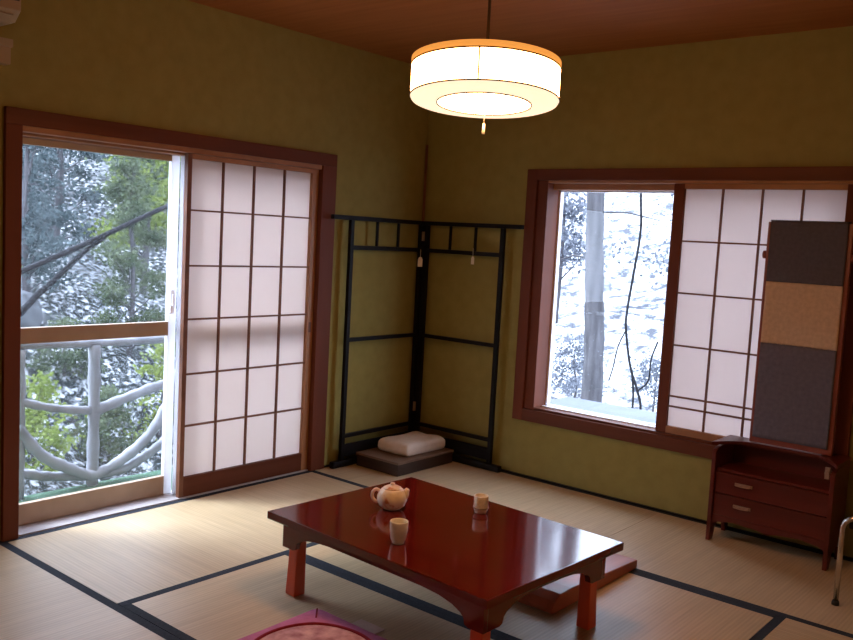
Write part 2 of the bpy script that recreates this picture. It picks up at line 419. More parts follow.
# shoji screens -----------------------------------------------------
def shoji_left():
    t = thing('shoji_screen', 'tall paper shoji screen of 24 panes standing beside the sliding glass door', 'shoji screen', (-0.022, -1.38, 0.006))
    x0, x1 = -0.037, -0.009
    box('stile', (x0, x1, -1.832, -1.806, 0.007, 1.774), M['kumiko'], t, 0.002)
    st = box('stile', (x0, x1, -0.986, -0.940, 0.007, 1.774), M['wood_lt'], t, 0.002)
    box('top_rail', (x0, x1, -1.806, -0.986, 1.750, 1.774), M['wood_lt'], t, 0.002)
    box('bottom_rail', (x0, x1, -1.806, -0.986, 0.007, 0.110), M['frame_h'], t, 0.002)
    bm = bmesh.new()
    for y in (-1.604, -1.400, -1.186): bx(bm, -0.030, -0.016, y - 0.0045, y + 0.0045, 0.110, 1.750)
    for z in (1.493, 1.211, 0.936, 0.651, 0.379): bx(bm, -0.030, -0.0165, -1.806, -0.986, z - 0.0045, z + 0.0045)
    finish('lattice', bm, M['kumiko'], t)
    box('paper', (-0.0315, -0.0305, -1.806, -0.986, 0.110, 1.750), M['paper'], t)
    box('finger_pull', (x1 - 0.003, x1 + 0.0012, -0.974, -0.954, 0.83, 0.89), M['kumiko'], t, 0.001)
shoji_left()

# sliding glass doors ------------------------------------------------
def glass_door(y0, y1, x0, x1, label, lock):
    t = thing('sliding_glass_door', label, 'glass door', ((x0 + x1) / 2, (y0 + y1) / 2, 0.006))
    s = 0.046; xm = (x0 + x1) / 2
    box('stile', (x0, x1, y0, y0 + s, 0.008, 1.763), M['stile_glow'], t, 0.003)
    box('stile', (x0, x1, y1 - s, y1, 0.008, 1.763), M['stile_glow'], t, 0.003)
    box('top_rail', (x0, x1, y0 + s, y1 - s, 1.733, 1.763), M['alu_b'], t, 0.002)
    box('middle_rail', (x0, x1 + 0.004, y0 + s, y1 - s, 0.846, 0.918), M['alu_b'], t, 0.003)
    box('bottom_rail', (x0, x1, y0 + s, y1 - s, 0.008, 0.106), M['alu_b'], t, 0.003)
    box('upper_pane', (xm - 0.002, xm + 0.002, y0 + s, y1 - s, 0.918, 1.733), M['glass_haze'], t)
    box('lower_pane', (xm - 0.002, xm + 0.002, y0 + s, y1 - s, 0.106, 0.846), M['glass_haze'], t)
    if lock:
        bm = bmesh.new()
        bx(bm, x1, x1 + 0.012, y1 - s + 0.004, y1 - s + 0.026, 0.96, 1.08)
        bx(bm, x1 + 0.012, x1 + 0.026, y1 - s + 0.008, y1 - s + 0.020, 1.0, 1.06)
        finish('latch', bm, M['alu_w'], t, False, 0.002)
glass_door(-2.672, -1.808, -0.140, -0.112, 'sliding glass door panel with the garden and log railing behind it', True)
glass_door(-1.812, -0.945, -0.100, -0.072, 'white edged sliding glass door panel behind the tall paper screen', False)
# ------------------------------------------------------------------ right opening (window_1)
w1 = bpy.data.objects.new('window_1', None); COL.objects.link(w1); struct(w1)
w1.location = (1.75, 0, 0.346); WORLD[w1.name] = Vector((1.75, 0, 0.346))
box('left_casing', (0.818, 0.888, -0.024, 0.175, 0.346, 1.857), M['frame'], w1, 0.003)
box('right_casing', (2.640, 2.725, -0.024, 0.175, 0.346, 1.857), M['frame'], w1, 0.003)
box('top_casing', (0.888, 2.640, -0.024, 0.175, 1.792, 1.857), M['frame_h'], w1, 0.003)
box('bottom_casing', (0.888, 2.640, -0.024, 0.175, 0.346, 0.418), M['frame_h'], w1, 0.003)
boxes('inner_jamb', [(0.888, 0.957, -0.006, 0.175, 0.418, 1.792)], M['frame'], w1, 0.003)
boxes('inner_head', [(0.957, 2.640, -0.006, 0.052, 1.777, 1.792), (0.957, 2.640, 0.055, 0.175, 1.742, 1.792)], M['wood_lt'], w1, 0.002)
boxes('inner_sill', [(0.957, 2.640, -0.006, 0.052, 0.418, 0.432), (0.957, 2.640, 0.055, 0.175, 0.395, 0.425)], M['frame_h'], w1, 0.002)
boxes('window_sash', [(0.957, 0.968, 0.125, 0.160, 0.425, 1.742), (0.968, 1.72, 0.125, 0.160, 0.425, 0.438),
                      (1.72, 1.76, 0.125, 0.160, 0.425, 1.742), (1.76, 2.640, 0.125, 0.160, 0.425, 0.462),
                      (2.60, 2.640, 0.125, 0.160, 0.462, 1.742), (0.968, 2.60, 0.125, 0.160, 1.735, 1.742),
                      (0.957, 2.64, 0.085, 0.125, 0.425, 0.434)], M['alu_w'], w1)
box('outer_ledge', (0.86, 2.70, 0.182, 0.560, 0.390, 0.425), M['ledge'], w1, 0.004)
boxes('pane', [(0.968, 1.72, 0.141, 0.145, 0.438, 1.735)], M['glass'], w1)
boxes('pane', [(1.76, 2.60, 0.141, 0.145, 0.462, 1.735)], M['glass'], w1)

def shoji_right():
    t = thing('shoji_screen', 'short paper shoji screen in the window behind the covered mirror', 'shoji screen', (2.17, 0.022, 0.432))
    y0, y1 = 0.006, 0.036
    box('stile', (1.738, 1.797, y0, y1, 0.433, 1.776), M['frame'], t, 0.002)
    box('stile', (2.604, 2.638, y0, y1, 0.433, 1.776), M['frame'], t, 0.002)
    box('top_rail', (1.797, 2.604, y0, y1, 1.749, 1.776), M['wood_lt'], t, 0.002)
    box('bottom_rail', (1.797, 2.604, y0, y1, 0.433, 0.471), M['wood_lt'], t, 0.002)
    bm = bmesh.new()
    for x in (2.001, 2.205, 2.402): bx(bm, x - 0.0045, x + 0.0045, 0.013, 0.027, 0.471, 1.749)
    for z in (1.473, 1.196, 0.914, 0.636, 0.580): bx(bm, 1.797, 2.604, 0.0135, 0.027, z - 0.0045, z + 0.0045)
    finish('lattice', bm, M['kumiko'], t)
    box('paper', (1.797, 2.604, 0.0275, 0.0285, 0.471, 1.749), M['paper'], t)
shoji_right()

# ------------------------------------------------------------------ corner: pole, kimono rack, box, blanket
bm = bmesh.new(); tube(bm, [(0.022, -0.022, 0.0), (0.022, -0.022, 2.02)], [0.011, 0.009], 12)
tag(finish('wooden_pole', bm, M['pole'], None, True), 'slim red brown wooden pole upright in the corner behind the kimono rack', 'pole')

rk = thing('folding_kimono_rack', 'black folding kimono rack with two open panels standing across the room corner', 'kimono rack', (0.07, -0.07, 0))
def rackpart(name, a0, a1, z0, z1, side, dep=0.012, off=0.0, bev=0.003):
    """a0..a1: distance from the corner along the wall"""
    c = 0.062 + off
    b = (c - dep, c + dep, -a1, -a0, z0, z1) if side == 'L' else (a0, a1, -c - dep, -c + dep, z0, z1)
    return box(name, b, M['black'], rk, bev)
for side in 'LR':
    o = 0.725 if side == 'L' else 0.695
    inn = 0.062 if side == 'L' else 0.078
    rackpart('post', o - 0.014, o + 0.014, 0.043, 1.498, side)
    rackpart('post', inn, inn + 0.036, 0.043, 1.498, side)
    rackpart('top_rail', inn + 0.0, o + (0.16 if side == 'L' else 0.14), 1.498, 1.524, side, 0.014)
    rackpart('upper_rail', inn + 0.036, o - 0.014, 1.323, 1.349, side, 0.010)
    rackpart('middle_rail', inn + 0.036, o - 0.014, 0.768, 0.792, side, 0.010)
    rackpart('lower_rail', inn + 0.036, o - 0.014, 0.178, 0.202, side, 0.010)
    rackpart('base_board', inn + 0.036, o - 0.014, 0.062, 0.138, side, 0.007)
    rackpart('foot_rail', inn + 0.020, o + 0.085, 0.001, 0.043, side, 0.018, 0, 0.012)
    for a in ((0.50, 0.305) if side == 'L' else (0.29, 0.489)):
        rackpart('spindle', a - 0.008, a + 0.008, 1.349, 1.498, side, 0.007)
for z in (1.425, 0.306):
    h = box('hinge', (0.0745, 0.088, -0.090, -0.0745, z - 0.03, z + 0.03), M['brass'], rk, 0.002)
    h['label'] = 'pale metal hinge'

def hang_tag(x, y, z, w, h, label, rot):
    bm = bmesh.new()
    n = Vector((cos(rot), sin(rot), 0)); s = Vector((-sin(rot), cos(rot), 0))
    def P(a, zz, d): return Vector((x, y, z)) + s * a + Vector((0, 0, zz)) + n * d
    pts = [(-w / 2, -h), (w / 2, -h), (w / 2, -0.25 * h), (w / 4, 0), (-w / 4, 0), (-w / 2, -0.25 * h)]
    A = [bm.verts.new(P(a, zz, 0)) for a, zz in pts]; B = [bm.verts.new(P(a, zz, 0.002)) for a, zz in pts]
    bm.faces.new(A); bm.faces.new(B[::-1])
    for i in range(6): bm.faces.new((A[i], B[i], B[(i + 1) % 6], A[(i + 1) % 6]))
    tube(bm, [P(0, -0.004, 0.001), P(0, 0.05, 0.001)], 0.0012, 5)
    return tag(finish('paper_tag', bm, M['pcard'], None), label, 'tag', 'tags on the kimono rack')
hang_tag(0.086, -0.106, 1.290, 0.030, 0.062, 'larger pale paper tag hanging at the middle of the black rack', radians(-50))
hang_tag(0.489, -0.078, 1.318, 0.022, 0.050, 'small pale tag hanging under the upper bar of the rack panel nearer the window', radians(-90))

# low box with a folded blanket
bxo = thing('low_storage_box', 'low flat dark brown wooden box on the tatami in front of the rack', 'box', (0.26, -0.36, 0.001))
box('body', (0.096, 0.435, -0.625, -0.098, 0.001, 0.070), M['box_s'], bxo, 0.003)
l = box('lid', (0.092, 0.439, -0.629, -0.094, 0.070, 0.084), M['box_t'], bxo, 0.003); l['label'] = 'lighter greyish brown lid'

def blanket():
    bm = bmesh.new()
    x0, x1, y0, y1, z0, z1 = 0.145, 0.395, -0.500, -0.120, 0.0845, 0.170
    nx, ny, nz = 16, 20, 7
    def pt(u, v, w):
        x, y, z = x0 + (x1 - x0) * u, y0 + (y1 - y0) * v, z0 + (z1 - z0) * w
        # rounded upright profile, soft sag, fold line half way up the side
        ed = 1 - 0.10 * (abs(2 * w - 1) ** 3)
        cx, cy = (x0 + x1) / 2, (y0 + y1) / 2
        fold = 1 - 0.018 * math.exp(-((w - 0.52) / 0.09) ** 2)
        x = cx + (x - cx) * ed * fold; y = cy + (y - cy) * ed * fold
        if w > 0.01:
            z += 0.006 * w * (sin(7 * u + 2) * cos(6 * v)) - 0.012 * w * max(0, abs(2 * u - 1) ** 4 + abs(2 * v - 1) ** 4) * 0.6
        return (x, y, z)
    vs = {}
    def V(i, j, k):
        if (i, j, k) not in vs: vs[(i, j, k)] = bm.verts.new(pt(i / nx, j / ny, k / nz))
        return vs[(i, j, k)]
    for i in range(nx):
        for j in range(ny):
            for k in (0, nz): bm.faces.new((V(i, j, k), V(i + 1, j, k), V(i + 1, j + 1, k), V(i, j + 1, k)))
    for i in range(nx):
        for k in range(nz):
            for j in (0, ny): bm.faces.new((V(i, j, k), V(i + 1, j, k), V(i + 1, j, k + 1), V(i, j, k + 1)))
    for j in range(ny):
        for k in range(nz):
            for i in (0, nx): bm.faces.new((V(i, j, k), V(i, j + 1, k), V(i, j + 1, k + 1), V(i, j, k + 1)))
    o = finish('folded_blanket', bm, M['blanket'], None, True)
    md = o.modifiers.new('soft', 'SUBSURF'); md.levels = 1; md.render_levels = 1
    tag(o, 'folded cream white blanket lying on the low dark box', 'blanket')
blanket()
# ------------------------------------------------------------------ low table
TX0, TX1, TY0, TY1, TZ = 1.226, 2.324, -2.305, -1.495, 0.330
tb = thing('low_table', 'low dark red lacquered table in the middle of the tatami floor', 'table', ((TX0 + TX1) / 2, (TY0 + TY1) / 2, 0.0))
box('tabletop', (TX0, TX1, TY0, TY1, TZ - 0.030, TZ), M['lacquer'], tb, 0.004)
def apron_outline(L):
    """hanging outline (a along the side, d below the top) with bracket feet at both ends"""
    half = [(0, 0.108), (0.062, 0.108), (0.078, 0.102), (0.084, 0.080), (0.098, 0.068), (0.135, 0.052), (0.19, 0.041), (0.27, 0.036)]
    return [(0, 0)] + half + [(L - a, d) for a, d in half[::-1]] + [(L, 0)]
ai = 0.045; zt = TZ - 0.030
for sgn in (0, 1):
    L = TX1 - TX0 - 2 * ai; bm = bmesh.new()
    y = TY0 + ai if sgn == 0 else TY1 - ai - 0.022
    prism(bm, [(TX0 + ai + a, zt - d) for a, d in apron_outline(L)], 'y', y, y + 0.022)
    finish('apron', bm, M['lacquer'], tb, False, 0.002)
    L = TY1 - TY0 - 2 * ai - 0.044; bm = bmesh.new()
    x = TX0 + ai if sgn == 0 else TX1 - ai - 0.022
    prism(bm, [(TY0 + ai + 0.022 + a, zt - d) for a, d in apron_outline(L)], 'x', x, x + 0.022)
    finish('apron', bm, M['lacquer'], tb, False, 0.002)
for cx, sx in ((TX0 + 0.088, -1), (TX1 - 0.088, 1)):
    for cy, sy in ((TY0 + 0.088, -1), (TY1 - 0.088, 1)):
        bm = bmesh.new(); rings = []
        for z, w, dx in ((0.001, 0.027, 0.003), (0.012, 0.0275, 0.003), (0.12, 0.025, 0.001), (0.20, 0.024, 0), (zt, 0.024, 0)):
            c = Vector((cx + sx * dx, cy + sy * dx, z))
            rings.append([bm.verts.new(c + Vector((p * w, q * w, 0))) for p, q in ((-1, -1), (1, -1), (1, 1), (-1, 1))])
        for a, b in zip(rings, rings[1:]):
            for k in range(4): bm.faces.new((a[k], a[(k + 1) % 4], b[(k + 1) % 4], b[k]))
        bm.faces.new(rings[0][::-1]); bm.faces.new(rings[-1])
        g = finish('leg', bm, M['lac_leg'], tb, False, 0.006, 3); g['label'] = 'brighter orange red leg'

tb.rotation_euler = (0, 0, radians(-3.0))

# wooden floor chair base under the table
def floor_chair():
    bm = bmesh.new()
    x0, x1 = 1.66, 2.115
    prof = [(-0.90, 0.001), (-0.90, 0.040), (-1.10, 0.050), (-1.32, 0.062), (-1.48, 0.072), (-1.56, 0.070), (-1.605, 0.052), (-1.625, 0.025), (-1.615, 0.005), (-1.58, 0.001)]
    prism(bm, prof, 'x', x0, x1)
    o = finish('legless_chair', bm, M['zaisu'], None, False, 0.008, 3)
    tag(o, 'red brown bentwood floor seat lying flat, half hidden under the low table', 'floor chair')
floor_chair()

# ------------------------------------------------------------------ teapot and cups
def teapot():
    c = Vector((1.503, -1.885, TZ + 0.0008))
    t = thing('teapot', 'small cream ceramic teapot with rust coloured patches on the low table', 'teapot', c)
    out = [(0, 0), (0.030, 0), (0.036, 0.003), (0.052, 0.016), (0.060, 0.036), (0.060, 0.052), (0.054, 0.068), (0.045, 0.079), (0.040, 0.083), (0.037, 0.083)]
    bm = bmesh.new(); lathe(bm, out + [(0.036, 0.078), (0, 0.076)], c, 48)
    finish('body', bm, M['teapot'], t, True)
    bm = bmesh.new(); lathe(bm, [(0, 0.079), (0.036, 0.080), (0.0385, 0.083), (0.036, 0.087), (0.024, 0.093), (0.012, 0.096), (0.008, 0.098), (0.010, 0.101), (0.010, 0.104), (0.006, 0.106), (0, 0.1065)], c, 32)
    finish('lid', bm, M['teapot'], t, True)
    r = Vector((0.768, 0.640, 0)).normalized()
    up = Vector((0, 0, 1))
    bm = bmesh.new()
    tube(bm, spline([c + r * a + up * z for a, z in ((-0.050, 0.070), (-0.064, 0.076), (-0.077, 0.066), (-0.079, 0.046), (-0.069, 0.030), (-0.054, 0.025))], 6), 0.0068, 10)
    finish('handle', bm, M['teapot'], t, True)
    bm = bmesh.new()
    tube(bm, spline([c + r * a + up * z for a, z in ((0.040, 0.046), (0.051, 0.060), (0.056, 0.073), (0.062, 0.083))], 6), [0.021 - 0.0125 * i / 18 for i in range(19)], 14)
    finish('spout', bm, M['teapot'], t, True)
teapot()

def cup(x, y, rb, rt, h, m, label, band):
    c = Vector((x, y, TZ + 0.0008))
    t = thing('tea_cup', label, 'cup', c, 'tea cups on the low table')
    out = [(0, 0.002), (rb * 0.68, 0.002), (rb * 0.70, 0), (rb * 0.80, 0), (rb * 0.82, 0.006), (rb * 0.95, 0.012), (rb + 0.001, 0.022), (rt - 0.001, h * 0.6), (rt, h - 0.003), (rt - 0.001, h),
           (rt - 0.003, h), (rt - 0.0045, h - 0.005), (rb - 0.003, 0.022), (rb * 0.7, 0.010), (0, 0.009)]
    bm = bmesh.new(); lathe(bm, out, c, 40)
    finish('body', bm, m, t, True)
    if band:
        bm = bmesh.new(); lathe(bm, [(rb + 0.0006, 0.019), (rb + 0.0030, 0.0195), (rb + 0.0030, 0.024), (rb + 0.0008, 0.0245)], c, 40, close=True)
        finish('glaze_band', bm, M['cup_in'], t, True)
cup(1.783, -2.160, 0.0275, 0.0335, 0.080, M['cup'], 'plain pale green white tea cup nearest the front edge of the table', False)
cup(1.772, -1.648, 0.0290, 0.0300, 0.070, M['cup2'], 'speckled tea cup at the back edge of the table, right of the teapot', True)

# ------------------------------------------------------------------ mirror stand
CX0, CX1, CYF, CYB = 2.172, 2.742, -0.275, -0.030
ms = thing('mirror_chest', 'dark red wooden mirror chest with two drawer pulls standing under the window', 'dressing chest', ((CX0 + CX1) / 2, -0.15, 0))
def side_panel(x0, x1):
    bm = bmesh.new()
    pts = [(CYF + 0.005, 0.001), (CYF + 0.045, 0.001), (CYF + 0.075, 0.07), (-0.12, 0.085), (CYB - 0.055, 0.07), (CYB - 0.035, 0.001), (CYB, 0.001), (CYB, 0.478), (CYF + 0.14, 0.474), (CYF + 0.05, 0.468), (CYF + 0.012, 0.460), (CYF, 0.445)]
    prism(bm, pts, 'x', x0, x1)
    return finish('side_panel', bm, M['chest'], ms, False, 0.003)
side_panel(CX0, CX0 + 0.020); side_panel(CX1 - 0.020, CX1)
# top board: two wings reaching forward, scooped in the middle
bm = bmesh.new()
outl = [(CX0 - 0.006, CYB), (CX1 + 0.006, CYB)]
N_ = 24
for i in range(N_ + 1):
    u = i / N_; x = CX1 + 0.006 - (CX1 - CX0 + 0.012) * u
    e = abs(2 * u - 1)
    outl.append((x, -0.130 - 0.152 * max(0, (e - 0.60) / 0.40) ** 1.3))
prism(bm, outl, 'z', 0.480, 0.496)
finish('top_board', bm, M['chest'], ms, False, 0.003)
box('shelf_board', (CX0 + 0.020, CX1 - 0.020, CYF + 0.030, CYB, 0.352, 0.366), M['chest'], ms, 0.002)
box('back_board', (CX0 + 0.020, CX1 - 0.020, CYB - 0.012, CYB, 0.10, 0.480), M['chest'], ms)
box('bottom_board', (CX0 + 0.020, CX1 - 0.020, CYF + 0.030, CYB - 0.012, 0.120, 0.134), M['chest'], ms)
for z0, z1 in ((0.246, 0.350), (0.136, 0.242)):
    dr = box('drawer', (CX0 + 0.022, CX1 - 0.022, CYF + 0.016, CYB - 0.02, z0, z1), M['chest'], ms, 0.003)
    zm = (z0 + z1) / 2 + 0.008
    bm = bmesh.new()
    bx(bm, 2.292, 2.376, CYF + 0.010, CYF + 0.0165, zm - 0.007, zm + 0.007)
    tube(bm, spline([(2.300, CYF + 0.012, zm + 0.002), (2.304, CYF + 0.000, zm - 0.003), (2.364, CYF + 0.000, zm - 0.003), (2.368, CYF + 0.012, zm + 0.002)], 5), 0.0035, 8)
    hd = finish('drawer_pull', bm, M['brass'], dr, False); hd['label'] = 'worn pale metal pull'
bm = bmesh.new()   # shaped front skirt under the drawers
L = CX1 - CX0 - 0.04
sk = [(0, 0.135), (0, 0.085), (0.03, 0.100), (0.10, 0.112), (0.22, 0.104), (0.265, 0.094), (0.31, 0.104), (0.42, 0.112), (0.50, 0.100), (L, 0.085), (L, 0.135)]
prism(bm, [(CX0 + 0.02 + a, z) for a, z in sk], 'y', CYF + 0.016, CYF + 0.030)
finish('skirt', bm, M['chest'], ms, False, 0.002)
bm = bmesh.new(); tube(bm, [(2.707, CYF + 0.05, 0.452), (2.707, CYF - 0.008, 0.452)], 0.010, 12); 
bx(bm, 2.697, 2.717, CYF + 0.000, CYF + 0.012, 0.425, 0.478)
k = finish('catch', bm, M['brass'], ms); k['label'] = 'small pale metal catch'
# mirror with its cloth cover
MX0, MX1, MYF, MYB = 2.292, 2.678, -0.118, -0.094
box('mirror_frame', (MX0, MX1, MYF, MYB, 0.500, 1.585), M['chest_rim'], ms, 0.004)
for x0, x1 in ((MX0 + 0.004, MX0 + 0.020), (MX1 - 0.020, MX1 - 0.004)):
    box('mirror_post', (x0, x1, -0.088, -0.070, 0.494, 1.30), M['chest_rim'], ms, 0.003)
for x0, x1 in ((MX0 - 0.016, MX0), (MX1, MX1 + 0.016)):
    bm = bmesh.new(); xm = (x0 + x1) / 2
    tube(bm, [(x0, -0.100, 1.425), (x1, -0.100, 1.425)], 0.020, 14)
    finish('pivot_knob', bm, M['chest_rim'], ms, True)
# cloth cover: hangs over the top; a thing of its own in three bands
cv = thing('mirror_cover', 'cloth cover in charcoal, tan and slate bands hanging over the tall mirror', 'mirror cover', (2.485, -0.13, 0.53))
def cloth_band(name, z0, z1, m, first):
    bm = bmesh.new(); nx, nz = 36, 24
    x0, x1 = MX0 + 0.015, MX1 - 0.019
    G = []
    for j in range(nz + 1):
        z = z0 + (z1 - z0) * j / nz
        row = []
        for i in range(nx + 1):
            u = i / nx; x = x0 + (x1 - x0) * u
            y = MYF - 0.0040 - 0.0022 * (sin(5 * u + 3.1 * z) * 0.5 + 0.5) * (0.4 + 0.6 * (1.6 - z)) - (0.002 if name == 'upper_band' else 0)
            row.append(bm.verts.new((x, y, z)))
        G.append(row)
    for j in range(nz):
        for i in range(nx): bm.faces.new((G[j][i], G[j][i + 1], G[j + 1][i + 1], G[j + 1][i]))
    r = bmesh.ops.extrude_face_region(bm, geom=bm.faces[:])
    for v in [g for g in r['geom'] if isinstance(g, bmesh.types.BMVert)]: v.co.y -= 0.0016
    return finish(name, bm, m, cv, True)
cloth_band('upper_band', 1.297, 1.590, M['fab_dark'], True)
cloth_band('middle_band', 0.996, 1.300, M['fab_tan'], False)
cloth_band('lower_band', 0.528, 0.999, M['fab_grey'], False)
box('top_fold', (MX0 + 0.012, MX1 - 0.019, MYF - 0.006, MYB + 0.006, 1.587, 1.594), M['fab_dark'], cv, 0.002)

# ------------------------------------------------------------------ metal stool at the right edge
stl = thing('metal_stool', 'chrome tube stool with black seat, cut off by the right edge', 'stool', (3.08, -0.45, 0))
for y in (-0.650, -0.270):
    R = 0.05; zt_ = 0.375; xa, xb = 2.882, 3.30
    pts = [(xa, y, 0.012), (xa, y, zt_ - R)] + [(xa + R - R * cos(a), y, zt_ - R + R * sin(a)) for a in [pi / 2 * i / 8 for i in range(1, 9)]]
    pts += [(xb - R + R * sin(a), y, zt_ - R + R * cos(a)) for a in [pi / 2 * i / 8 for i in range(0, 9)]] + [(xb, y, 0.012)]
    bm = bmesh.new(); tube(bm, pts, 0.011, 14)
    finish('leg_frame', bm, M['chrome'], stl, True)
    for x in (xa, xb):
        bm = bmesh.new(); lathe(bm, [(0, 0.001), (0.015, 0.001), (0.0155, 0.010), (0.0125, 0.020), (0, 0.020)], (x, y, 0), 16)
        finish('rubber_foot', bm, M['rubber'], stl, True)
box('seat', (2.900, 3.285, -0.640, -0.280, 0.325, 0.362), M['seat'], stl, 0.012)

# ------------------------------------------------------------------ floor cushion at the bottom edge
def cushion():
    x0, x1, y0, y1 = 1.492, 2.072, -2.850, -2.262
    cx, cy = (x0 + x1) / 2, (y0 + y1) / 2
    t = thing('floor_cushion', 'pink purple square floor cushion with crimson ring at the bottom edge', 'cushion', (cx, cy, 0.001))
    n = 44; bm = bmesh.new()
    def hgt(u, v):
        e = max(abs(u), abs(v)); k = max(0.0, 1 - e ** 5)
        z = 0.018 + 0.040 * k ** 0.5
        z -= 0.006 * math.exp(-((abs(u) - abs(v)) / 0.05) ** 2) * (e > 0.55) * min(1, (e - 0.55) * 4)
        return z
    grids = []
    for top in (1, 0):
        G = [[None] * (n + 1) for _ in range(n + 1)]
        for i in range(n + 1):
            for j in range(n + 1):
                u, v = 2 * i / n - 1, 2 * j / n - 1
                z = hgt(u, v) if top else 0.018 - 0.0165 * min(1, 3 * (1 - max(abs(u), abs(v)))) 
                p = 1 - 0.02 * (1 - abs(u * v)) * max(abs(u), abs(v))
                G[i][j] = bm.verts.new((cx + (x1 - x0) / 2 * u * p, cy + (y1 - y0) / 2 * v * p, z))
        grids.append(G)
        for i in range(n):
            for j in range(n):
                f = bm.faces.new((G[i][j], G[i + 1][j], G[i + 1][j + 1], G[i][j + 1]))
    bmesh.ops.remove_doubles(bm, verts=bm.verts[:], dist=0.0004)
    finish('cover', bm, M['cush'], t, True)
    R = 0.205
    def on_top(x, y, lift): return (x, y, hgt((x - cx) / ((x1 - x0) / 2), (y - cy) / ((y1 - y0) / 2)) + lift)
    bm = bmesh.new(); ringv = []
    for r in [R * k / 12 for k in range(0, 13)]:
        ringv.append([bm.verts.new(on_top(cx + r * cos(a), cy + r * sin(a), 0.0035 if r < R else 0.0)) for a in [2 * pi * q / 64 for q in range(64)]] if r > 0 else [bm.verts.new(on_top(cx, cy, 0.0035))])
    for a, b in zip(ringv, ringv[1:]):
        for q in range(64):
            u = [a[q % len(a)], a[(q + 1) % 64 % len(a)], b[(q + 1) % 64], b[q]]
            s = []
            for w in u:
                if w not in s: s.append(w)
            bm.faces.new(s)
    c = finish('patterned_centre', bm, M['cush_pat'], t, True); c['label'] = 'paler pink patterned round centre'
    bm = bmesh.new(); P = [on_top(cx + R * cos(a), cy + R * sin(a), 0.002) for a in [2 * pi * q / 96 for q in range(97)]]
    tube(bm, P, 0.0065, 8, cap=False)
    c = finish('ring_piping', bm, M['cush_ring'], t, True); c['label'] = 'crimson ring of piping'
    # seam tuck at the near-table corner
    bm = bmesh.new()
    P = []
    for k in range(11):
        q = 0.66 + 0.31 * k / 10
        P.append(on_top(cx - (x1 - x0) / 2 * q * 0.985, cy + (y1 - y0) / 2 * q * 0.985, 0.0015))
    tube(bm, P, 0.0030, 6)
    finish('corner_seam', bm, M['cush_ring'], t, True)
    c = box('fabric_label', (1.640, 1.758, -2.276, -2.178, 0.003, 0.006), M['label'], t, 0.001); c['label'] = 'pale rectangular fabric tag'
cushion()

# ------------------------------------------------------------------ air conditioner and box, top left
ac = thing('air_conditioner', 'cream wall air conditioner, cut off by the top left corner', 'air conditioner', (0.1, -3.2, 2.17))
bm = bmesh.new()
prism(bm, [(0.001, 2.465), (0.001, 2.185), (0.150, 2.185), (0.198, 2.225), (0.200, 2.400), (0.180, 2.465)], 'y', -3.56, -2.775)
finish('casing', bm, M['plastic'], ac, False, 0.010, 3)
bm = bmesh.new(); prism(bm, [(0.1905, 2.268), (0.1905, 2.262), (0.2025, 2.262), (0.2025, 2.268)], 'y', -3.54, -2.785)
finish('panel_gap', bm, M['plastic_d'], ac)
bm = bmesh.new(); prism(bm, [(0.050, 2.176), (0.150, 2.176), (0.190, 2.206), (0.180, 2.212), (0.140, 2.184), (0.050, 2.184)], 'y', -3.50, -2.800)
finish('louver', bm, M['plastic'], ac, False, 0.002)
pb = thing('wall_box', 'small cream plastic box on the wall below the air conditioner', 'wall box', (0.03, -2.88, 2.03))
box('case', (0.001, 0.055, -3.02, -2.748, 2.035, 2.105), M['plastic'], pb, 0.006)
box('cap', (0.001, 0.062, -3.026, -2.742, 2.105, 2.137), M['plastic'], pb, 0.004)

# ------------------------------------------------------------------ pendant lamp
LC = Vector((1.948, -2.024, 1.957))
LR = 0.252
lp = thing('pendant_lamp', 'round white drum lamp hanging from the ceiling over the table', 'lamp', LC)
tilt = Matrix.Translation(LC) @ Matrix.Rotation(radians(-4.6), 4, Vector((0.767, 0.639, 0))) @ Matrix.Translation(-LC)
def lpart(name, bm, m, par=lp, smooth=True, t=True):
    if t: bmesh.ops.transform(bm, matrix=tilt, verts=bm.verts[:])
    return finish(name, bm, m, par, smooth)
zb, ztp = -0.062, 0.044
bm = bmesh.new(); lathe(bm, [(LR, zb), (LR, ztp)], LC, 72)
lpart('shade', bm, M['shade'])
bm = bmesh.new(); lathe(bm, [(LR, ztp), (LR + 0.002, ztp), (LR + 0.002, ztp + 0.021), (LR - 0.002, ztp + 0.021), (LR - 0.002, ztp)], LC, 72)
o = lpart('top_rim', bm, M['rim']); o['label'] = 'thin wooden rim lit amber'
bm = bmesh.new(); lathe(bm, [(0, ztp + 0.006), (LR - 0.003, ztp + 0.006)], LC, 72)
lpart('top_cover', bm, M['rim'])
bm = bmesh.new(); lathe(bm, [(LR, zb), (LR - 0.004, zb - 0.008), (LR - 0.012, zb - 0.011), (0.160, zb - 0.014)], LC, 72)
o = lpart('underside', bm, M['shade_b']); o['label'] = 'amber tinted outer underside'
bm = bmesh.new(); lathe(bm, [(0.160, zb - 0.014), (0.10, zb - 0.017), (0, zb - 0.018)], LC, 72)
lpart('centre_diffuser', bm, M['shade_c'])
for r, z in ((LR + 0.0006, zb + 0.002), (LR + 0.0006, ztp - 0.002), (0.160, zb - 0.0155)):
    bm = bmesh.new(); lathe(bm, [(r - 0.0018, z - 0.0022), (r + 0.0018, z - 0.0022), (r + 0.0018, z + 0.0022), (r - 0.0018, z + 0.0022)], LC, 72, close=True)
    lpart('thin_ring', bm, M['ring'])
for k in range(3):
    a = radians(-58.6 + 120 * k); p = LC + Vector((cos(a) * (LR + 0.001), sin(a) * (LR + 0.001), 0))
    bm = bmesh.new(); tube(bm, [p + Vector((0, 0, zb)), p + Vector((0, 0, ztp))], 0.0026, 6)
    lpart('upright_strip', bm, M['ring'])
bm = bmesh.new(); tube(bm, [LC + Vector((0, 0, ztp)), (LC.x, LC.y, H - 0.03)], 0.0055, 10)
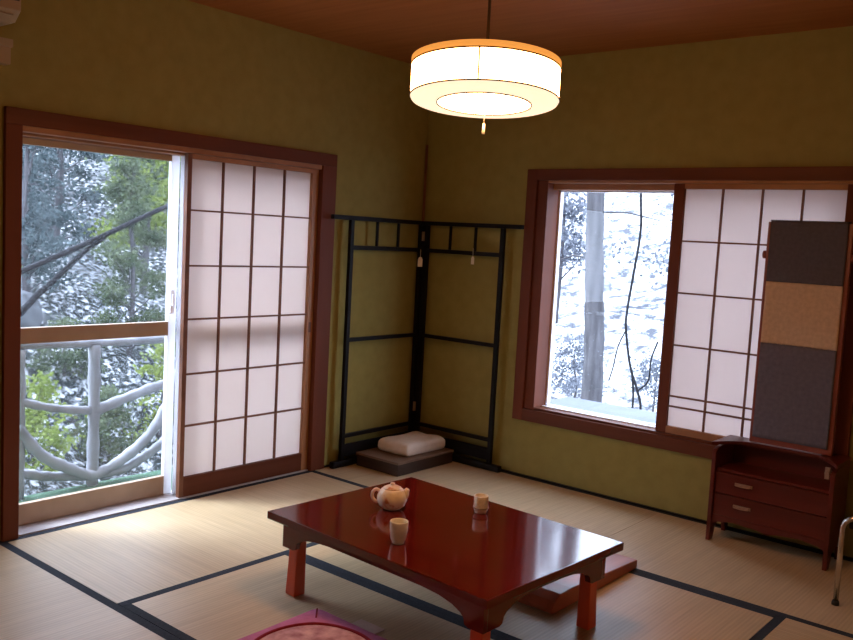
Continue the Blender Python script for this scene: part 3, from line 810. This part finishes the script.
lpart('cord', bm, M['cord'], t=False)
bm = bmesh.new(); lathe(bm, [(0, -0.001), (0.045, -0.001), (0.045, -0.015), (0.02, -0.03), (0, -0.03)], (LC.x, LC.y, H), 24)
lpart('ceiling_cap', bm, M['cord'], t=False)
sw = LC + Vector((-0.004, 0.012, zb - 0.018))
bm = bmesh.new(); tube(bm, [sw, sw - Vector((0, 0, 0.06))], 0.0014, 6); tube(bm, [sw - Vector((0, 0, 0.06)), sw - Vector((0, 0, 0.095))], [0.004, 0.005], 8)
lpart('pull_switch', bm, M['pcard'], t=False)
# ------------------------------------------------------------------ outdoors
rng = random.Random(7)
def ground_z(x, y):
    d = max(-x - 1.6, y - 1.6, 0)
    d2 = max(0.0, d - 1.5)
    z = -0.95 + 0.10 * d + 0.27 * d2
    z += 0.22 * sin(0.9 * x + 1.3) * cos(0.8 * y) * min(1, d) + 0.10 * sin(2.3 * x) * sin(2.0 * y + 1) * min(1, d)
    return z
def slope(name, left, m):
    bm = bmesh.new(); nx, ny = 110, 110; X0, X1, YY0, YY1 = -24, 12, -12, 24
    G = [[bm.verts.new((X0 + (X1 - X0) * i / nx, YY0 + (YY1 - YY0) * j / ny, 0)) for j in range(ny + 1)] for i in range(nx + 1)]
    for row in G:
        for v in row: v.co.z = ground_z(v.co.x, v.co.y)
    for i in range(nx):
        for j in range(ny):
            cxm = (G[i][j].co.x + G[i + 1][j].co.x) / 2; cym = (G[i][j].co.y + G[i][j + 1].co.y) / 2
            if cxm > -0.4 and cym < 0.4: continue
            if (cym < -0.95 * cxm) != left: continue
            bm.faces.new((G[i][j], G[i + 1][j], G[i + 1][j + 1], G[i][j + 1]))
    for v in [v for v in bm.verts if not v.link_faces]: bm.verts.remove(v)
    return struct(finish(name, bm, m, None, True))
slope('hillside', True, M['hill']); slope('snowy_bank', False, M['bank'])

struct(box('balcony_deck', (-0.64, -0.165, -4.2, 0.3, -0.13, -0.030), M['deck'], None, 0.004))
# log railing on the deck edge
RX = -0.615
rl = thing('log_railing', 'weathered pale log railing with curved branches outside the glass door', 'railing', (RX, -1.9, -0.03))
def rlog(name, pts, r, n=14):
    P = spline(pts, 8); bm = bmesh.new()
    R = [(r if not isinstance(r, tuple) else r[0] + (r[1] - r[0]) * i / (len(P) - 1)) * (1 + 0.09 * sin(i * 1.7) + 0.05 * sin(i * 0.6)) for i in range(len(P))]
    tube(bm, P, R, n); finish(name, bm, M['bark_w'], rl, True)
rlog('top_rail', [(RX, -3.6, 0.775), (RX, -2.38, 0.765), (RX, -1.95, 0.752), (RX, -1.5, 0.752), (RX, 0.2, 0.75)], 0.022)
for y in (-3.25, -2.385, -1.972, -0.75):
    rlog('post', [(RX, y, -0.03), (RX, y + 0.004, 0.35), (RX, y, 0.745)], 0.031)
rlog('branch', [(RX, -2.40, 0.485), (RX, -2.21, 0.425), (RX, -1.99, 0.385)], 0.022)
rlog('branch', [(RX, -1.98, 0.375), (RX, -1.74, 0.440), (RX, -1.49, 0.490), (RX, -0.9, 0.52), (RX, -0.76, 0.52)], (0.030, 0.024))
rlog('branch', [(RX + .012, -2.40, 0.350), (RX + .012, -2.26, 0.180), (RX + .012, -2.10, 0.080), (RX + .012, -1.97, 0.028), (RX + .012, -1.80, 0.085), (RX + .012, -1.62, 0.210), (RX + .012, -1.50, 0.390), (RX + .012, -1.43, 0.56)], 0.030)
rlog('branch', [(RX, -2.00, 0.030), (RX, -1.80, 0.022), (RX, -1.63, 0.085), (RX, -1.48, 0.175), (RX, -1.2, 0.36), (RX, -0.8, 0.45)], 0.026)
rlog('branch', [(RX - .02, -2.9, 0.15), (RX - .02, -2.40, 0.10), (RX - .02, -2.22, 0.055), (RX - .02, -2.0, 0.02)], 0.026)

# leaning pole of a fallen tree with its side branch, close behind the railing
bm = bmesh.new()
fx = -1.8
tube(bm, spline([(fx - .1, -3.4, 0.36), (fx, -1.816, 1.061), (fx, -1.305, 1.285), (fx, -0.723, 1.554), (fx - .1, 0.6, 2.10)], 8), [0.020 - 0.004 * i / 32 for i in range(33)], 10)
P = spline([(fx, -1.231, 1.30), (fx, -1.36, 1.215), (fx, -1.49, 1.10), (fx - .02, -1.62, 0.97), (fx - .05, -1.74, 0.84), (fx - .2, -2.0, 0.40), (fx - .3, -2.3, -0.75)], 6)
tube(bm, P, [0.013 + 0.013 * i / (len(P) - 1) for i in range(len(P))], 9)
tag(finish('fallen_tree', bm, M['bark_d'], None, True), 'dark leaning tree trunk with a side branch slanting across the left window view', 'tree')

def leaf(bm, p, s):
    a = rng.uniform(0, 2 * pi); b = rng.gauss(0, 0.7); c = rng.uniform(0, 2 * pi)
    d = Vector((cos(a) * cos(b), sin(a) * cos(b), sin(b)))
    q = d.cross(Vector((cos(c), sin(c), 0.4))).normalized()
    w = s * rng.uniform(0.28, 0.45)
    v = [bm.verts.new(p), bm.verts.new(p + d * s * 0.5 + q * w), bm.verts.new(p + d * s), bm.verts.new(p + d * s * 0.5 - q * w)]
    bm.faces.new(v)

def tree(name, x, y, h, rad, n, size, m, label, cat='tree', trunk=0.06, low=0.25, clumps=18, bark='bark_g', group=None, lean=(0, 0)):
    z0 = ground_z(x, y) - 0.08
    t = thing(name, label, cat, (x, y, z0), group)
    top = Vector((x + lean[0], y + lean[1], z0 + h))
    base = Vector((x, y, z0))
    bm = bmesh.new()
    P = spline([base, base + (top - base) * 0.35 + Vector((rng.uniform(-.06, .06), rng.uniform(-.06, .06), 0)), base + (top - base) * 0.7, top], 5)
    tube(bm, P, [trunk * (1 - 0.85 * i / (len(P) - 1)) for i in range(len(P))], 8)
    cl = []
    for k in range(clumps):
        f = low + (1 - low) * (k + rng.random()) / clumps
        a = rng.uniform(0, 2 * pi)
        rr = rad * math.sqrt(rng.random()) * (1.0 if f < 0.7 else 1.3 - f) * 0.9
        c = base + (top - base) * f + Vector((rr * cos(a), rr * sin(a), rng.uniform(-.1, .1)))
        tube(bm, [base + (top - base) * max(0.05, f - 0.12), c], [trunk * 0.28, trunk * 0.08], 5, cap=False)
        cl.append((c, rad * rng.uniform(0.25, 0.5)))
    finish('trunk', bm, M[bark], t, True)
    bm = bmesh.new()
    for i in range(n):
        c, r = cl[rng.randrange(len(cl))]
        d = Vector((rng.gauss(0, 1), rng.gauss(0, 1), rng.gauss(0, 0.55)))
        leaf(bm, c + d * r * 0.55, size * rng.uniform(0.6, 1.3))
    finish('foliage', bm, M[m], t)
    return t

# --- seen through the glass door (left)
T = [('shrub', -3.45, -0.86, 0.85, 0.27, 900, 0.06, 'lf_lime', 'pale green shrub at the far left behind the log railing', 'shrub', 0.015, 0.2),
     ('shrub', -3.60, -0.12, 0.80, 0.27, 900, 0.06, 'lf_mid', 'grey green shrub straight behind the middle railing post', 'shrub', 0.015, 0.2),
     ('shrub', -3.75, 0.58, 1.15, 0.26, 900, 0.06, 'lf_lime', 'yellow green shrub right of the middle railing post', 'shrub', 0.015, 0.2),
     ('shrub', -4.75, -0.72, 1.35, 0.28, 900, 0.07, 'lf_mid', 'taller grey green shrub at the left edge under the leaning trunk', 'shrub', 0.02, 0.2),
     ('shrub', -4.70, 0.05, 0.62, 0.27, 900, 0.06, 'lf_mid', 'low grey green shrub in front of the pale boulder', 'shrub', 0.02, 0.2),
     ('evergreen_tree', -5.0, 0.95, 2.3, 0.36, 2600, 0.07, 'lf_mid', 'feathery grey green evergreen in front of the bright leafy tree', 'tree', 0.035, 0.1),
     ('leafy_tree', -6.4, 2.0, 2.75, 0.52, 2300, 0.09, 'lf_lime', 'bright yellow green leafy tree at the right of the glass door view', 'tree', 0.05, 0.3),
     ('evergreen_tree', -6.3, 0.42, 2.9, 0.50, 2600, 0.08, 'lf_dark', 'dark blue green evergreen at the left of the glass door view', 'tree', 0.05, 0.1),
     ('evergreen_tree', -8.0, 1.62, 3.2, 0.58, 2600, 0.09, 'lf_dark', 'blue green evergreen in the middle of the glass door view', 'tree', 0.06, 0.1),
     ('evergreen_tree', -8.4, 3.45, 3.4, 0.55, 2600, 0.09, 'lf_mid', 'grey green evergreen behind the bright leafy tree', 'tree', 0.06, 0.1),
     ('evergreen_tree', -10.1, 2.3, 3.2, 0.60, 2200, 0.10, 'lf_dark', 'far dark evergreen at the upper left of the glass door view', 'tree', 0.07, 0.1),
     ('evergreen_tree', -10.4, 4.4, 3.4, 0.66, 2200, 0.10, 'lf_dark', 'far dark evergreen at the upper right of the glass door view', 'tree', 0.07, 0.1),
     ('bare_tree', -12.6, 4.0, 4.2, 0.7, 1500, 0.10, 'lf_pale', 'farthest pale tree at the top middle of the glass door view', 'tree', 0.08, 0.2)]
for nm, x, y, h, rad, n, sz, m, lab, cat, tr, low in T:
    tree(nm, x, y, h, rad * 1.15, int(n * 2.5), sz * 0.64, m, lab, cat, tr, low, 30)
bm = bmesh.new()
bmesh.ops.create_icosphere(bm, subdivisions=4, radius=1.0)
for v in bm.verts:
    p = v.co.copy()
    k = 1 + 0.10 * sin(3.1 * p.x + 1) * cos(2.7 * p.y) + 0.06 * sin(7 * p.y + 2 * p.z) + 0.03 * sin(13 * p.x + 5 * p.z)
    v.co = Vector((-5.75 + 0.26 * p.x * k, -0.02 + 0.34 * p.y * k, 0.30 + min(0.30, 0.36 * p.z * k + 0.02 * sin(9 * p.x + 7 * p.y))))
tag(finish('boulder', bm, M['rock'], None, True), 'flat topped pale boulder below the leaning trunk in the garden', 'boulder')

# --- seen through the right window
def trunk_tree():
    x, y = -0.52, 3.2
    z0 = ground_z(x, y) - 0.05
    t = thing('tall_tree', 'thick grey tree trunk standing just outside the right window', 'tree', (x, y, z0))
    bm = bmesh.new()
    P = spline([(x + 0.13, y, z0), (x + 0.115, y, 0.3), (x + 0.06, y, 1.1), (x + 0.005, y, 2.0), (x - 0.18, y, 5.6)], 8)
    tube(bm, P, [(0.107 - 0.030 * i / (len(P) - 1)) * (1 + 0.05 * sin(2.1 * i) + 0.03 * sin(5.3 * i)) for i in range(len(P))], 18)
    for z, a, l in ((1.75, 0.4, 0.7), (1.3, 2.6, 0.5), (1.95, 2.9, 0.6), (2.9, 1.0, 1.2), (3.3, 3.6, 1.3), (3.9, 5.0, 1.1), (3.1, 4.6, 1.2)):
        p = Vector((x, y, z)); q = p + Vector((cos(a) * l, sin(a) * l * 0.4, -0.08 * l))
        tube(bm, [p, (p + q) / 2 + Vector((0, 0, .04)), q], [0.014, 0.010, 0.004], 6)
    finish('trunk', bm, M['bark_g'], t, True)
    bm = bmesh.new()
    for i in range(1400):
        a = rng.uniform(0, 2 * pi); r = rng.uniform(.2, 1.4)
        leaf(bm, Vector((x + r * cos(a), y + r * sin(a) * .8, rng.uniform(2.7, 5.4))), 0.13)
    finish('foliage', bm, M['lf_dark'], t)
trunk_tree()
# thin hanging vine
vy = 2.0
bm = bmesh.new()
tube(bm, spline([(0.50, vy + .1, 3.0), (0.545, vy, 2.3), (0.559, vy, 1.868), (0.582, vy, 1.569), (0.552, vy, 1.249), (0.517, vy, 0.924), (0.520, vy, 0.763), (0.578, vy, 0.485), (0.655, vy, 0.293), (0.700, vy, 0.12), (0.68, vy, -0.3), (0.66, vy, ground_z(.66, vy) - .03)], 6), 0.0105, 8)
tube(bm, spline([(0.660, vy, 0.285), (0.745, vy, 0.38), (0.755, vy, 0.55), (0.80, vy, 0.70)], 5), 0.007, 6)
tube(bm, spline([(0.60, vy, 0.43), (0.615, vy + .02, 0.25), (0.62, vy + .02, 0.0), (0.64, vy + .02, ground_z(.64, vy) - .02)], 5), 0.009, 6)
tube(bm, spline([(0.52, vy, 0.763), (0.46, vy, 0.62), (0.43, vy, 0.45), (0.40, vy, 0.33)], 5), 0.0055, 6)
tag(finish('vine', bm, M['bark_d'], None, True), 'thin dark winding vine hanging in front of the right window view', 'vine')
tree('pale_tree', -2.7, 6.2, 3.6, 0.85, 5200, 0.062, 'lf_pale', 'pale tree left of the grey trunk in the right window view', trunk=0.05)
tree('pale_tree', -1.5, 8.4, 4.0, 1.0, 6000, 0.07, 'lf_pale', 'pale tree right of the grey trunk in the right window view', trunk=0.05)
tree('pale_tree', -0.1, 5.6, 3.0, 0.9, 3600, 0.045, 'lf_pale', 'pale tree behind the thin vine in the right window view', trunk=0.035)
tree('shrub', -1.25, 4.3, 0.75, 0.42, 1700, 0.035, 'lf_pale', 'pale low shrub at the lower left of the right window view', 'shrub', 0.018)
tree('shrub', -0.15, 4.1, 0.95, 0.42, 1700, 0.035, 'lf_pale', 'pale low shrub between the grey trunk and the vine', 'shrub', 0.018)

# ------------------------------------------------------------------ light
w = bpy.data.worlds.new('sky'); sc.world = w; w.use_nodes = True
bg = w.node_tree.nodes['Background']
bg.inputs['Color'].default_value = (0.73, 0.83, 1.05, 1); bg.inputs['Strength'].default_value = 8.0
sd = bpy.data.lights.new('sun', 'SUN'); sd.energy = 7.0; sd.angle = radians(22); sd.color = (0.80, 0.89, 1.0)
so = bpy.data.objects.new('sun', sd); COL.objects.link(so)
so.rotation_euler = Vector((0.62, 0.50, -0.85)).to_track_quat('-Z', 'Y').to_euler()
so.location = (-6, -6, 9)
# ------------------------------------------------------------------ camera
cd = bpy.data.cameras.new('camera'); cam = bpy.data.objects.new('camera', cd); COL.objects.link(cam)
cd.sensor_width = 36.0; cd.lens = 878.6 / 853 * 36.0; cd.clip_start = 0.05; cd.clip_end = 200
f = Vector((-0.63325359, 0.76828403, -0.093432)); r = Vector((0.76733715, 0.63899641, 0.05364033)); u = Vector((-0.10091372, 0.03772591, 0.99417965))
cam.matrix_world = Matrix(((r.x, u.x, -f.x, 3.7668), (r.y, u.y, -f.y, -4.4748), (r.z, u.z, -f.z, 1.4192), (0, 0, 0, 1)))
sc.camera = cam
sc.cycles.max_bounces = 10
sc.cycles.diffuse_bounces = 5
sc.cycles.transparent_max_bounces = 12
sc.cycles.sample_clamp_indirect = 8.0
